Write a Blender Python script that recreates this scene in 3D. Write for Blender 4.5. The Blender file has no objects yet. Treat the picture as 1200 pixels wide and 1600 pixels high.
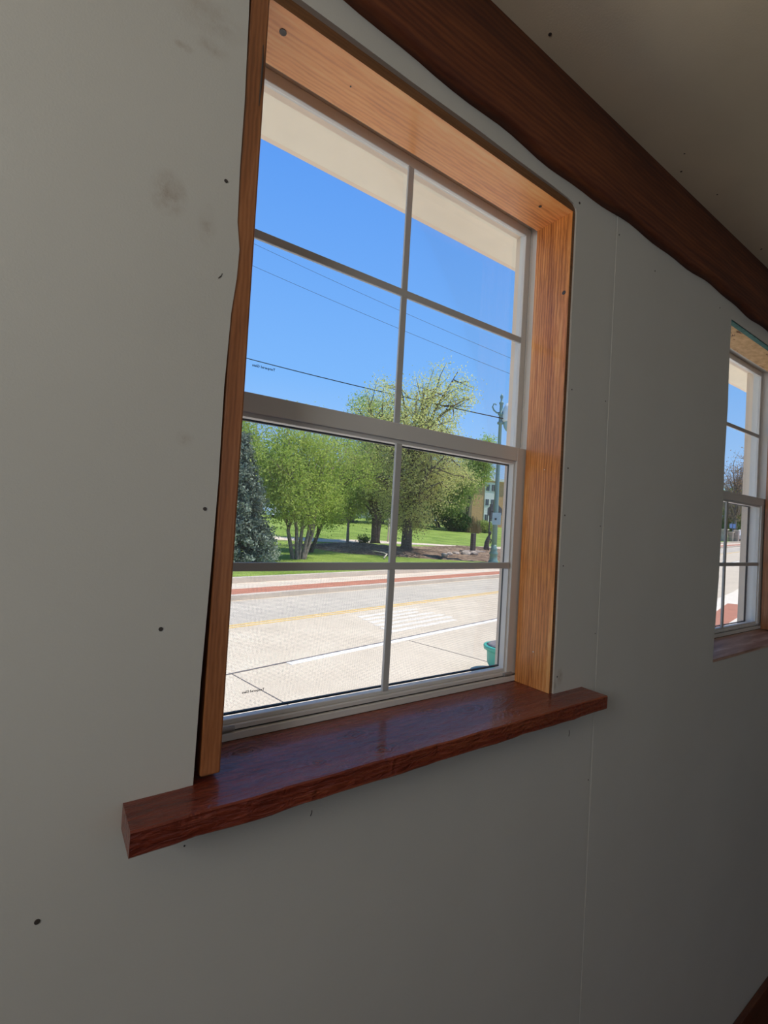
import bpy, bmesh, math, random
import numpy as np
from mathutils import Matrix, Vector
from mathutils.geometry import tessellate_polygon

SC = bpy.context.scene
COL = SC.collection
R = math.radians

# ------------------------------------------------------------------ camera
# world: x along the window wall, y outwards through the window, z up; inner face of the wall is y = 0, eye height z = 0
F_PX, YAW, PITCH, ROLL, DIST = 754.74, 0.611688, 0.0226787, 0.057565, 0.58281
fv = Vector((math.sin(YAW) * math.cos(PITCH), math.cos(YAW) * math.cos(PITCH), math.sin(PITCH)))
rv = Vector((math.cos(YAW), -math.sin(YAW), 0)); uv = rv.cross(fv)
r2 = math.cos(ROLL) * rv + math.sin(ROLL) * uv
u2 = -math.sin(ROLL) * rv + math.cos(ROLL) * uv
cam_d = bpy.data.cameras.new('camera')
cam_d.sensor_fit = 'VERTICAL'; cam_d.sensor_height = 36.0
cam_d.lens = F_PX / 1600 * 36.0
cam_d.clip_start = 0.02; cam_d.clip_end = 600
cam = bpy.data.objects.new('camera', cam_d); COL.objects.link(cam)
cam.matrix_world = Matrix(((r2.x, u2.x, -fv.x, 0), (r2.y, u2.y, -fv.y, -DIST), (r2.z, u2.z, -fv.z, 0), (0, 0, 0, 1)))
SC.camera = cam

# ------------------------------------------------------------------ sky, sun, added lamps at unseen openings, exposure
SKY = 1.0
SUN_E = 5.6
LEFT_W, BACK_W = 8.6, 2.5
w = bpy.data.worlds.new('sky'); SC.world = w; w.use_nodes = True
nt = w.node_tree; nt.nodes.clear()
o_ = nt.nodes.new('ShaderNodeOutputWorld'); bg = nt.nodes.new('ShaderNodeBackground')
tc = nt.nodes.new('ShaderNodeTexCoord'); sp = nt.nodes.new('ShaderNodeSeparateXYZ'); rp = nt.nodes.new('ShaderNodeValToRGB')
nt.links.new(tc.outputs['Generated'], sp.inputs[0]); nt.links.new(sp.outputs['Z'], rp.inputs[0])
cr = rp.color_ramp
cr.elements[0].position = 0.0; cr.elements[0].color = (.47, .71, 1.0, 1)
cr.elements[1].position = 1.0; cr.elements[1].color = (.07, .25, .72, 1)
for ps, c in ((.28, (.22, .50, 1.0, 1)), (.62, (.115, .345, .92, 1))):
    el = cr.elements.new(ps); el.color = c
nt.links.new(rp.outputs[0], bg.inputs[0]); bg.inputs[1].default_value = SKY
nt.links.new(bg.outputs[0], o_.inputs[0])

sun_d = bpy.data.lights.new('sun', 'SUN'); sun_d.energy = SUN_E; sun_d.angle = R(.53); sun_d.color = (1, .95, .86)
sun = bpy.data.objects.new('sun', sun_d); COL.objects.link(sun)
sun.rotation_euler = (-Vector((.34, -.24, .88))).to_track_quat('-Z', 'Y').to_euler()

def fill_lamp(name, loc, aim, sx, sz, watts, color):
    d = bpy.data.lights.new(name, 'AREA'); d.shape = 'RECTANGLE'; d.size = sx; d.size_y = sz
    d.energy = watts; d.color = color
    o = bpy.data.objects.new(name, d); COL.objects.link(o)
    o.location = loc; o.rotation_euler = Vector(aim).to_track_quat('-Z', 'Y').to_euler()
    return o
# area lamps added to brighten the room, at unseen left and back wall openings
fill_lamp('left_fill_lamp', (-1.18, -.80, .36), (1, 0, 0), .64, .64, LEFT_W, (1, .965, .90))
fill_lamp('back_fill_lamp', (.3, -3.50, .17), (0, 1, 0), .64, .96, BACK_W / 2, (1, .94, .86))
fill_lamp('back_fill_lamp', (1.9, -3.50, .17), (0, 1, 0), .64, .96, BACK_W / 2, (1, .94, .86))

SC.view_settings.view_transform = 'Standard'; SC.view_settings.look = 'None'
SC.view_settings.exposure = 0.0; SC.view_settings.gamma = 1.0; SC.view_settings.use_curve_mapping = False
try:
    SC.cycles.use_denoising = True; SC.cycles.max_bounces = 8; SC.cycles.diffuse_bounces = 5
    SC.cycles.transparent_max_bounces = 24; SC.cycles.sample_clamp_indirect = 6.0
except Exception:
    pass

# ------------------------------------------------------------------ helpers
def wloc(o):
    v = Vector((0, 0, 0))
    while o is not None:
        v = v + o.location; o = o.parent
    return v
def tag(o, label=None, cat=None, group=None, kind=None):
    if label: o['label'] = label
    if cat: o['category'] = cat
    if group: o['group'] = group
    if kind: o['kind'] = kind
    return o
def thing(name, loc, label=None, cat=None, group=None, kind=None):
    o = bpy.data.objects.new(name, None); COL.objects.link(o); o.location = loc; o.empty_display_size = .1
    return tag(o, label, cat, group, kind)
def link(name, me, mat, parent=None, smooth=False, origin=None):
    """origin: world point the mesh coordinates are relative to (mesh given in world coordinates is shifted)"""
    o = bpy.data.objects.new(name, me); COL.objects.link(o)
    if mat: me.materials.append(mat)
    if parent is not None:
        o.parent = parent
        if origin is None: o.location = -wloc(parent)
        else: o.location = Vector(origin) - wloc(parent)
    elif origin is not None: o.location = origin
    if smooth:
        me.polygons.foreach_set('use_smooth', [True] * len(me.polygons))
    return o
def raw(name, verts, faces, mat, parent=None, smooth=False, recalc=True):
    me = bpy.data.meshes.new(name)
    vs = [Vector(v) for v in verts]
    c = sum(vs, Vector((0, 0, 0))) / len(vs)
    zmin = min(v.z for v in vs); c.z = zmin
    me.from_pydata([v - c for v in vs], [], faces)
    if recalc:
        bm = bmesh.new(); bm.from_mesh(me); bmesh.ops.recalc_face_normals(bm, faces=bm.faces); bm.to_mesh(me); bm.free()
    me.update()
    return link(name, me, mat, parent, smooth, c)
class MB:
    def __init__(s): s.bm = bmesh.new()
    def box(s, x0, x1, y0, y1, z0, z1, bev=0.0):
        b = bmesh.new()
        bmesh.ops.create_cube(b, size=1)
        for v in b.verts:
            v.co = ((x0 + x1) / 2 + v.co.x * (x1 - x0), (y0 + y1) / 2 + v.co.y * (y1 - y0), (z0 + z1) / 2 + v.co.z * (z1 - z0))
        if bev: bmesh.ops.bevel(b, geom=list(b.edges), offset=bev, segments=2, affect='EDGES', profile=.5)
        s._add(b); return s
    def _add(s, b):
        me = bpy.data.meshes.new('tmp'); b.to_mesh(me); b.free(); s.bm.from_mesh(me); bpy.data.meshes.remove(me)
    def tube(s, pts, rad, n=8, caps=True):
        pts = [Vector(p) for p in pts]
        rs = rad if hasattr(rad, '__len__') else [rad] * len(pts)
        rings = []
        for i, p in enumerate(pts):
            t = (pts[min(i + 1, len(pts) - 1)] - pts[max(i - 1, 0)]).normalized()
            a = t.cross(Vector((0, 0, 1)) if abs(t.z) < .9 else Vector((1, 0, 0))).normalized(); b = t.cross(a)
            rings.append([s.bm.verts.new(p + rs[i] * (a * math.cos(2 * math.pi * k / n) + b * math.sin(2 * math.pi * k / n))) for k in range(n)])
        for i in range(len(rings) - 1):
            for k in range(n):
                s.bm.faces.new((rings[i][k], rings[i][(k + 1) % n], rings[i + 1][(k + 1) % n], rings[i + 1][k]))
        if caps:
            s.bm.faces.new(rings[0][::-1]); s.bm.faces.new(rings[-1])
        return s
    def lathe(s, base, prof, n=16):
        b = Vector(base)
        rings = [[s.bm.verts.new(b + Vector((r * math.cos(2 * math.pi * k / n), r * math.sin(2 * math.pi * k / n), z))) for k in range(n)] for r, z in prof]
        for i in range(len(rings) - 1):
            for k in range(n):
                s.bm.faces.new((rings[i][k], rings[i][(k + 1) % n], rings[i + 1][(k + 1) % n], rings[i + 1][k]))
        s.bm.faces.new(rings[0][::-1]); s.bm.faces.new(rings[-1])
        return s
    def build(s, name, mat, parent=None, smooth=False):
        bmesh.ops.recalc_face_normals(s.bm, faces=s.bm.faces)
        lo = Vector((min(v.co.x for v in s.bm.verts), min(v.co.y for v in s.bm.verts), min(v.co.z for v in s.bm.verts)))
        hi = Vector((max(v.co.x for v in s.bm.verts), max(v.co.y for v in s.bm.verts), max(v.co.z for v in s.bm.verts)))
        c = Vector(((lo.x + hi.x) / 2, (lo.y + hi.y) / 2, lo.z))
        bmesh.ops.translate(s.bm, verts=s.bm.verts, vec=-c)
        me = bpy.data.meshes.new(name); s.bm.to_mesh(me); s.bm.free()
        return link(name, me, mat, parent, smooth, c)
def box(name, x0, x1, y0, y1, z0, z1, mat, parent=None, bev=0.0):
    return MB().box(x0, x1, y0, y1, z0, z1, bev).build(name, mat, parent)
def plate(name, outer, holes, y0, y1, mat, parent=None):
    """a slab in the xz plane between y0 (front) and y1 with holes"""
    polys = [[Vector((x, z, 0)) for x, z in outer]] + [[Vector((x, z, 0)) for x, z in h] for h in holes]
    flat = [p for pl in polys for p in pl]
    tri = tessellate_polygon(polys)
    N = len(flat)
    verts = [(p.x, y0, p.y) for p in flat] + [(p.x, y1, p.y) for p in flat]
    faces = [tuple(t) for t in tri] + [tuple(i + N for i in t[::-1]) for t in tri]
    k = 0
    for pl in polys:
        m = len(pl)
        for i in range(m): faces.append((k + i, k + (i + 1) % m, N + k + (i + 1) % m, N + k + i))
        k += m
    return raw(name, verts, faces, mat, parent)
def copy_tree(o, parent=None):
    c = o.copy(); COL.objects.link(c); c.parent = parent
    for ch in list(o.children): copy_tree(ch, c)
    return c
def quads(name, Q, mat, parent=None, smooth=False, origin=(0, 0, 0)):
    """Q: (N,4,3) array of quads in world coordinates"""
    Q = np.asarray(Q, np.float32) - np.asarray(origin, np.float32)
    n = len(Q); me = bpy.data.meshes.new(name)
    me.vertices.add(4 * n); me.vertices.foreach_set('co', Q.reshape(-1))
    me.loops.add(4 * n); me.loops.foreach_set('vertex_index', np.arange(4 * n, dtype=np.int32))
    me.polygons.add(n); me.polygons.foreach_set('loop_start', np.arange(0, 4 * n, 4, dtype=np.int32))
    me.polygons.foreach_set('loop_total', np.full(n, 4, np.int32))
    me.update(calc_edges=True)
    return link(name, me, mat, parent, smooth, origin)

# ------------------------------------------------------------------ materials
class NT:
    def __init__(s, name):
        s.m = bpy.data.materials.new(name); s.m.use_nodes = True; s.t = s.m.node_tree; s.t.nodes.clear()
        s.out = s.n('ShaderNodeOutputMaterial'); s.b = s.n('ShaderNodeBsdfPrincipled')
        s.l(s.b.outputs[0], s.out.inputs[0])
    def n(s, k, **kw):
        x = s.t.nodes.new(k)
        for a, v in kw.items():
            if a[0] == '_':
                key = a[1:].replace('_', ' ')
                x.inputs[key].default_value = v
            else: setattr(x, a, v)
        return x
    def l(s, a, b): s.t.links.new(a, b)
    def coord(s, scale=(1, 1, 1), rot=(0, 0, 0), kind='Object'):
        t = s.n('ShaderNodeTexCoord'); m = s.n('ShaderNodeMapping'); m.inputs['Scale'].default_value = scale; m.inputs['Rotation'].default_value = rot
        s.l(t.outputs[kind], m.inputs[0]); return m.outputs[0]
    def noise(s, v, scale, detail=4, rough=.55, dist=0):
        x = s.n('ShaderNodeTexNoise'); x.inputs['Scale'].default_value = scale; x.inputs['Detail'].default_value = detail
        x.inputs['Roughness'].default_value = rough; x.inputs['Distortion'].default_value = dist
        s.l(v, x.inputs['Vector']); return x.outputs['Fac']
    def ramp(s, f, *stops):
        r = s.n('ShaderNodeValToRGB'); e = r.color_ramp.elements
        while len(e) < len(stops): e.new(.5)
        for el, (p_, c) in zip(e, stops):
            el.position = p_; el.color = (*c, 1) if len(c) == 3 else c
        s.l(f, r.inputs[0]); return r.outputs[0]
    def mix(s, f, a, b, mode='MIX'):
        m = s.n('ShaderNodeMix', data_type='RGBA', blend_type=mode)
        for i, v in ((0, f), (6, a), (7, b)):
            if hasattr(v, 'is_linked'): s.l(v, m.inputs[i])
            elif i == 0: m.inputs[0].default_value = v
            else: m.inputs[i].default_value = (*v, 1)
        return m.outputs[2]
    def math(s, op, a, b=0.0):
        m = s.n('ShaderNodeMath', operation=op)
        for i, v in ((0, a), (1, b)):
            if hasattr(v, 'is_linked'): s.l(v, m.inputs[i])
            else: m.inputs[i].default_value = v
        return m.outputs[0]
    def bump(s, h, strength=.3, dist=.01):
        b = s.n('ShaderNodeBump'); b.inputs['Strength'].default_value = strength; b.inputs['Distance'].default_value = dist
        s.l(h, b.inputs['Height']); s.l(b.outputs[0], s.b.inputs['Normal'])
    def set(s, color=None, rough=.5, spec=.5, metal=0, coat=0, coat_rough=.1):
        if color is not None:
            if hasattr(color, 'is_linked'): s.l(color, s.b.inputs['Base Color'])
            else: s.b.inputs['Base Color'].default_value = (*color, 1)
        if hasattr(rough, 'is_linked'): s.l(rough, s.b.inputs['Roughness'])
        else: s.b.inputs['Roughness'].default_value = rough
        s.b.inputs['Specular IOR Level'].default_value = spec; s.b.inputs['Metallic'].default_value = metal
        s.b.inputs['Coat Weight'].default_value = coat; s.b.inputs['Coat Roughness'].default_value = coat_rough
        return s.m
def mottled(name, c, var=.12, scale=30, rough=.6, bump=.0, bscale=200, spec=.4, bdist=.002):
    a = NT(name); v = a.coord()
    f = a.noise(v, scale, 5)
    lo = tuple(x * (1 - var) for x in c); hi = tuple(min(1, x * (1 + var)) for x in c)
    col = a.ramp(f, (.3, lo), (.7, hi))
    if bump: a.bump(a.noise(v, bscale, 3), bump, bdist)
    return a.set(col, rough, spec)
def wood(name, dark, mid, light, axis='x', rough=.35, coat=.3, grain=1.0, ring=26.0, knots=True, bumpy=.25, fig=1.0):
    a = NT(name)
    st = {'x': (.07, 1, 1), 'y': (1, .07, 1), 'z': (1, 1, .07)}[axis]
    v = a.coord(st)
    warp = a.noise(a.coord({'x': (1, 4, 4), 'y': (4, 1, 4), 'z': (4, 4, 1)}[axis]), 1.6, 3)
    fine = a.noise(v, 260 * grain, 6, .65)
    broad = a.noise(v, 34 * grain, 4, .6, 1.2)
    wv = a.n('ShaderNodeTexWave', wave_type='RINGS', rings_direction={'x': 'X', 'y': 'Y', 'z': 'Z'}[axis])
    mp = a.n('ShaderNodeVectorMath', operation='ADD')
    t = a.n('ShaderNodeTexCoord'); m2 = a.n('ShaderNodeMapping')
    m2.inputs['Scale'].default_value = {'x': (.22, 1, 1), 'y': (1, .22, 1), 'z': (1, 1, .22)}[axis]
    m2.inputs['Location'].default_value = (.03, .05, .04)
    a.l(t.outputs['Object'], m2.inputs[0])
    a.l(m2.outputs[0], wv.inputs['Vector'])
    wv.inputs['Scale'].default_value = ring; wv.inputs['Distortion'].default_value = 4.0; wv.inputs['Detail'].default_value = 3; wv.inputs['Detail Scale'].default_value = 2.2
    s1 = a.mix(.16, broad, wv.outputs['Fac'])
    s2 = a.mix(.30, s1, fine)
    s3 = a.mix(.25 * fig, s2, warp)
    col = a.ramp(s3, (.36, dark), (.5, mid), (.63, light))
    if knots:
        vo = a.n('ShaderNodeTexVoronoi', feature='F1'); vo.inputs['Scale'].default_value = 5.0
        a.l(a.coord({'x': (.6, 1, 1), 'y': (1, .6, 1), 'z': (1, 1, .6)}[axis]), vo.inputs['Vector'])
        k = a.ramp(vo.outputs['Distance'], (.05, (.25, .25, .25)), (.10, (1, 1, 1)))
        col = a.mix(1.0, col, k, 'MULTIPLY')
    a.bump(s2, bumpy, .0025)
    return a.set(col, rough, .5, 0, coat, .12)
def plain(name, c, rough=.5, spec=.5, metal=0, coat=0):
    return NT(name).set(c, rough, spec, metal, coat)

def wall_paint():
    a = NT('wall_paint'); v = a.coord()
    geo = a.n('ShaderNodeNewGeometry'); pos = geo.outputs['Position']
    f = a.noise(v, 2.2, 5)
    col = a.ramp(f, (.3, (.60, .59, .545)), (.7, (.645, .635, .59)))
    # brown smudges rubbed into the paint left of the window
    nz = a.ramp(a.noise(v, 55, 5, .7), (.40, (0, 0, 0)), (.66, (1, 1, 1)))
    tot = None
    for (x, z, rx, rz, k) in ((.092, .352, .022, .030, .50), (.135, .335, .012, .03, .25), (.097, .523, .012, .006, .45), (.128, .540, .022, .012, .35), (.12, .575, .05, .03, .22), (.126, .083, .012, .010, .42), (.86, -.285, .012, .02, .5), (.845, -.30, .006, .014, .4)):
        sub = a.n('ShaderNodeVectorMath', operation='SUBTRACT'); a.l(pos, sub.inputs[0]); sub.inputs[1].default_value = (x, 0, z)
        mul = a.n('ShaderNodeVectorMath', operation='MULTIPLY'); a.l(sub.outputs[0], mul.inputs[0]); mul.inputs[1].default_value = (1 / rx, 0, 1 / rz)
        ln = a.n('ShaderNodeVectorMath', operation='LENGTH'); a.l(mul.outputs[0], ln.inputs[0])
        g = a.math('MULTIPLY', a.math('MAXIMUM', a.math('SUBTRACT', 1.0, ln.outputs['Value']), 0.0), k)
        tot = g if tot is None else a.math('ADD', tot, g)
    st = a.math('MULTIPLY', tot, a.math('ADD', a.math('MULTIPLY', nz, 1.3), .25))
    col = a.mix(st, col, (.27, .175, .105))
    h = a.noise(v, 420, 3, .6)
    h2 = a.noise(v, 24, 4)
    a.bump(a.mix(.35, h, h2), .16, .0018)
    return a.set(col, .72, .3)
M_WALL = wall_paint()
M_CEIL = mottled('ceiling_paint', (.80, .70, .53), .06, 3, .8, .12, 300, .2)
M_CORE = plain('rough_framing', (.05, .035, .022), .9, .1)
M_HEAD = wood('stained_pine_header', (.60, .20, .055), (.92, .385, .12), (.98, .53, .20), 'x', .42, .25, .8, 55, False, .15)
M_JAMB = wood('stained_pine_jamb', (.30, .085, .018), (.68, .25, .06), (.90, .45, .15), 'z', .4, .3, .8, 60, False, .2)
M_EDGE = wood('dark_board_edge', (.10, .035, .010), (.17, .068, .020), (.23, .10, .034), 'x', .5, .1, .8, 55, False, .2)  # darker wood colour for the room-facing board faces
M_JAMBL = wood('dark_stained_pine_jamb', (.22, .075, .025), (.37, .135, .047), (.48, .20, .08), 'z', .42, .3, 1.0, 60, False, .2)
M_SILL = wood('mahogany_stained_sill', (.105, .014, .007), (.20, .034, .015), (.31, .075, .028), 'x', .36, .35, .7, 40, False, .9, 1.4)
def sill_relief(m):
    """planer chatter and ringed knots standing proud in the sill board"""
    t = m.node_tree; b = [n_ for n_ in t.nodes if n_.type == 'BSDF_PRINCIPLED'][0]; old = b.inputs['Normal'].links[0].from_node
    a = NT.__new__(NT); a.m = m; a.t = t; a.b = b
    tc_ = a.n('ShaderNodeTexCoord'); pos = tc_.outputs['Object']
    total = a.math('MULTIPLY', a.noise(a.coord((.35, 1, 1)), 60, 3, .6, 2.5), .8)
    wob = a.n('ShaderNodeVectorMath', operation='SCALE'); wn_ = a.n('ShaderNodeTexNoise'); wn_.inputs['Scale'].default_value = 70; a.l(pos, wn_.inputs['Vector']); a.l(wn_.outputs['Color'], wob.inputs[0]); wob.inputs['Scale'].default_value = .016
    wp = a.n('ShaderNodeVectorMath', operation='ADD'); a.l(pos, wp.inputs[0]); a.l(wob.outputs[0], wp.inputs[1]); pos = wp.outputs[0]
    total = a.math('ADD', total, a.math('MULTIPLY', a.noise(a.coord((.42, 1, .42)), 34, 3, .55, 2.2), 1.5))
    for (x, y, r, k) in ((-.115, .028, .020, .9), (-.10, -.03, .018, .7), (.05, .045, .022, .6), (-.27, .05, .018, .6), (.12, .02, .03, .5), (-.20, -.02, .012, .5)):
        sub = a.n('ShaderNodeVectorMath', operation='SUBTRACT'); a.l(pos, sub.inputs[0]); sub.inputs[1].default_value = (x + .008, y + .008, .0271)
        mul = a.n('ShaderNodeVectorMath', operation='MULTIPLY'); a.l(sub.outputs[0], mul.inputs[0]); mul.inputs[1].default_value = (.6 / r, 1 / r, 0)
        ln = a.n('ShaderNodeVectorMath', operation='LENGTH'); a.l(mul.outputs[0], ln.inputs[0])
        fall = a.math('MAXIMUM', a.math('SUBTRACT', 1.0, ln.outputs['Value']), 0.0)
        ring = a.math('SINE', a.math('MULTIPLY', ln.outputs['Value'], 17.0))
        total = a.math('ADD', total, a.math('MULTIPLY', a.math('MULTIPLY', fall, a.math('ADD', ring, 1.2)), k))
    bp = a.n('ShaderNodeBump'); bp.inputs['Strength'].default_value = .75; bp.inputs['Distance'].default_value = .0050
    a.l(total, bp.inputs['Height']); a.l(old.outputs[0], bp.inputs['Normal']); a.l(bp.outputs[0], b.inputs['Normal'])
sill_relief(M_SILL)
M_BEAM = wood('dark_stained_beam', (.055, .010, .003), (.125, .028, .007), (.21, .058, .014), 'x', .7, .0, .7, 30, False, .3)
M_BASE = wood('stained_baseboard', (.06, .014, .006), (.10, .024, .009), (.15, .045, .015), 'x', .4, .3)
M_FLOOR = wood('oak_floorboards', (.07, .025, .010), (.11, .040, .016), (.16, .065, .026), 'y', .4, .3)
M_VINYL = mottled('white_vinyl', (.70, .685, .655), .02, 4, .38, 0)
M_MUNT = plain('white_grille_bar', (.50, .50, .49), .4)
M_LATCH = plain('grey_latch_plastic', (.30, .29, .28), .35)
M_BLACK = plain('black_screen_frame', (.02, .02, .022), .5)
M_WIRE = plain('grey_screen_wire', (.30, .30, .30), .5)
M_CREAM = mottled('cream_exterior_paint', (.82, .68, .54), .04, 6, .6, .1, 150)
M_SOFF = mottled('cream_soffit', (.86, .79, .65), .05, 5, .7, .1, 120)
M_ROOF = mottled('dark_shingle', (.09, .085, .08), .3, 30, .9)
M_SCREW = plain('dark_screw_head', (.06, .05, .045), .5)
M_INK = plain('etched_glass_lettering', (.05, .10, .20), .6)
M_INK2 = plain('etched_grey_lettering', (.14, .13, .12), .6)
M_TEAL = mottled('green_board_paper', (.05, .16, .15), .25, 60, .8)
def osb():
    a = NT('oriented_strand_board'); v = a.coord((1, 2.2, 1), (0, 0, .5))
    vo = a.n('ShaderNodeTexVoronoi'); vo.inputs['Scale'].default_value = 26; a.l(v, vo.inputs['Vector'])
    c1 = a.ramp(a.noise(v, 30, 4), (.3, (.50, .30, .13)), (.7, (.72, .48, .25)))
    c2 = a.ramp(a.noise(a.coord((1, 3, 1), (0, 0, .6)), 16, 3, .6, 1.5), (.62, (1, 1, 1)), (.70, (.28, .17, .09)))
    a.bump(vo.outputs['Distance'], .3, .003)
    return a.set(a.mix(1, c1, c2, 'MULTIPLY'), .75)
M_OSB = osb()
M_RSILL = wood('rough_sill_wood', (.22, .10, .065), (.40, .22, .15), (.72, .52, .42), 'x', .5, .1, .5, 12, False, .5)
def glass():
    a = NT('window_glass'); a.t.nodes.remove(a.b)
    tr = a.n('ShaderNodeBsdfTransparent'); tr.inputs[0].default_value = (.985, .99, .99, 1)
    gl = a.n('ShaderNodeBsdfGlossy'); gl.inputs['Roughness'].default_value = .02
    fr = a.n('ShaderNodeFresnel'); fr.inputs['IOR'].default_value = 1.35
    mx = a.n('ShaderNodeMixShader')
    a.l(a.math('MULTIPLY', fr.outputs[0], .10), mx.inputs[0]); a.l(tr.outputs[0], mx.inputs[1]); a.l(gl.outputs[0], mx.inputs[2]); a.l(mx.outputs[0], a.out.inputs[0])
    return a.m
M_GLASS = glass()
def concrete(name, c, c2, scale=1.2):
    a = NT(name); geo = a.coord((1, 1, 1))
    f = a.noise(geo, scale, 6, .6); g = a.noise(geo, 55, 4, .7)
    col = a.ramp(a.mix(.45, f, g), (.34, c2), (.62, c))
    a.bump(g, .3, .01)
    return a.set(col, .9, .2)
M_ROAD = concrete('worn_concrete_road', (.74, .625, .475), (.60, .50, .375))
M_LANE = concrete('grey_worn_lane', (.64, .56, .45), (.50, .44, .36), .8)
M_PALE = concrete('pale_bounce_concrete', (.90, .80, .66), (.82, .72, .58))  # pavement paleness raised to throw bounced light up at the window boards
M_WALK = concrete('pale_concrete_walk', (.76, .63, .50), (.64, .53, .41))
M_BRICKR = concrete('red_brick_paving', (.55, .24, .155), (.44, .18, .115), 4)
M_KERB = concrete('kerb_concrete', (.70, .60, .49), (.56, .48, .39))
M_YEL = concrete('yellow_road_paint', (.85, .55, .18), (.68, .52, .28), 5)
M_WHITE = concrete('white_road_paint', (.92, .88, .82), (.80, .73, .64), 6)
M_WORN = concrete('worn_white_road_paint', (.90, .83, .74), (.66, .56, .43), 5)
M_TAR = plain('dark_crack_sealant', (.17, .15, .14), .8)
def grass():
    a = NT('lawn_grass'); v = a.coord()
    f = a.noise(v, .45, 5, .6); g = a.noise(a.coord((1, 1, 1)), 9, 6, .75)
    col = a.ramp(a.mix(.5, f, g), (.34, (.10, .18, .025)), (.5, (.24, .335, .06)), (.66, (.38, .465, .12)))
    a.bump(g, .8, .06)
    return a.set(col, .85, .15)
M_GRASS = grass()
def mulch():
    a = NT('brown_mulch'); v = a.coord()
    g = a.noise(v, 7, 6, .75); h = a.noise(v, 1.3, 4)
    col = a.ramp(a.mix(.35, g, h), (.36, (.10, .065, .045)), (.5, (.27, .185, .13)), (.64, (.52, .385, .275)))
    a.bump(g, 1, .1)
    return a.set(col, .95, .1)
M_MULCH = mulch()
def leaf(name, c1, c2, trans=.45):
    a = NT(name); a.t.nodes.remove(a.b)
    oi = a.n('ShaderNodeNewGeometry')
    f = a.noise(a.coord(), 1.1, 4, .7)
    col = a.mix(a.ramp(f, (.38, (0, 0, 0)), (.62, (1, 1, 1))), c1, c2)
    d = a.n('ShaderNodeBsdfDiffuse'); t = a.n('ShaderNodeBsdfTranslucent'); mx = a.n('ShaderNodeMixShader'); mx.inputs[0].default_value = trans
    a.l(col, d.inputs[0]); a.l(col, t.inputs[0]); a.l(d.outputs[0], mx.inputs[1]); a.l(t.outputs[0], mx.inputs[2]); a.l(mx.outputs[0], a.out.inputs[0])
    return a.m
M_LEAF1 = leaf('spring_green_leaves', (.36, .48, .10), (.54, .62, .17))
M_LEAF2 = leaf('yellow_green_leaves', (.58, .60, .22), (.72, .70, .30))
M_LEAF3 = leaf('mid_green_leaves', (.30, .40, .10), (.46, .53, .16))
M_LEAF4 = leaf('far_green_leaves', (.22, .31, .09), (.36, .43, .14))
M_NEEDLE = leaf('blue_green_needles', (.13, .17, .125), (.38, .43, .34), .15)
M_HEDGE = leaf('dark_hedge_leaves', (.04, .10, .03), (.10, .18, .05), .25)
M_TAN = leaf('tan_twigs', (.38, .24, .14), (.55, .36, .22), .2)
M_BARK = mottled('grey_bark', (.145, .115, .095), .45, 14, .9, .6, 20, .1, .03)
M_BARKL = mottled('pale_bark', (.26, .21, .18), .4, 10, .9, .4, 20, .1, .02)
M_POST = plain('teal_painted_steel', (.15, .28, .265), .4)
M_POSTL = plain('white_lamp_shade', (.82, .84, .85), .3)
M_SIGN = plain('dull_grey_sign_back', (.13, .145, .15), .5)
M_SIGN2 = plain('pale_blue_sign_sheet', (.38, .52, .58), .4)
M_GRANITE = mottled('dark_granite', (.075, .055, .055), .3, 20, .5)
M_STONE = mottled('tan_fieldstone', (.46, .38, .32), .25, 4, .9, .5, 12, .2, .03)
M_BRONZE = mottled('dark_bronze', (.06, .055, .055), .4, 6, .5)
M_WIREB = plain('black_cable', (.015, .015, .018), .6)
M_TUB = plain('sea_green_plastic', (.06, .46, .34), .4)
M_SOIL = mottled('grey_gravel', (.30, .27, .26), .3, 40, .95, .6, 60, .2, .02)
M_TAN_BRICK = mottled('buff_brick', (.62, .36, .18), .12, 3, .85)
M_WHITEP = plain('white_panel', (.80, .78, .74), .5)
M_DARKGL = plain('dark_window_glass', (.05, .06, .07), .15)
M_CARW = plain('white_car_paint', (.75, .75, .75), .25)
M_CARD = plain('charcoal_car_paint', (.05, .055, .06), .25)
M_TYRE = plain('black_rubber', (.015, .015, .015), .8)
M_BLUE = plain('blue_sign_face', (.22, .38, .72), .5)

# ------------------------------------------------------------------ room shell
FZ, CZ = -1.65, .87            # floor and ceiling heights
XL, XR, YB = -1.2, 4.2, -3.6
wallf = box('wall_front', XL, -.6, .014, .150, FZ, CZ, M_CORE)      # framing core left of the windows
tag(wallf, kind='structure')
core_out = [(-.6, FZ), (XR, FZ), (XR, CZ), (-.6, CZ)]
DX = 1.41
def rect(x0, x1, z0, z1): return [(x0, z0), (x1, z0), (x1, z1), (x0, z1)]
plate('stud_framing', core_out, [rect(.15, .87, -.3443, .69), rect(.15 + DX, .87 + DX, -.3443, .69)], .0141, .150, M_CORE, wallf)
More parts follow.
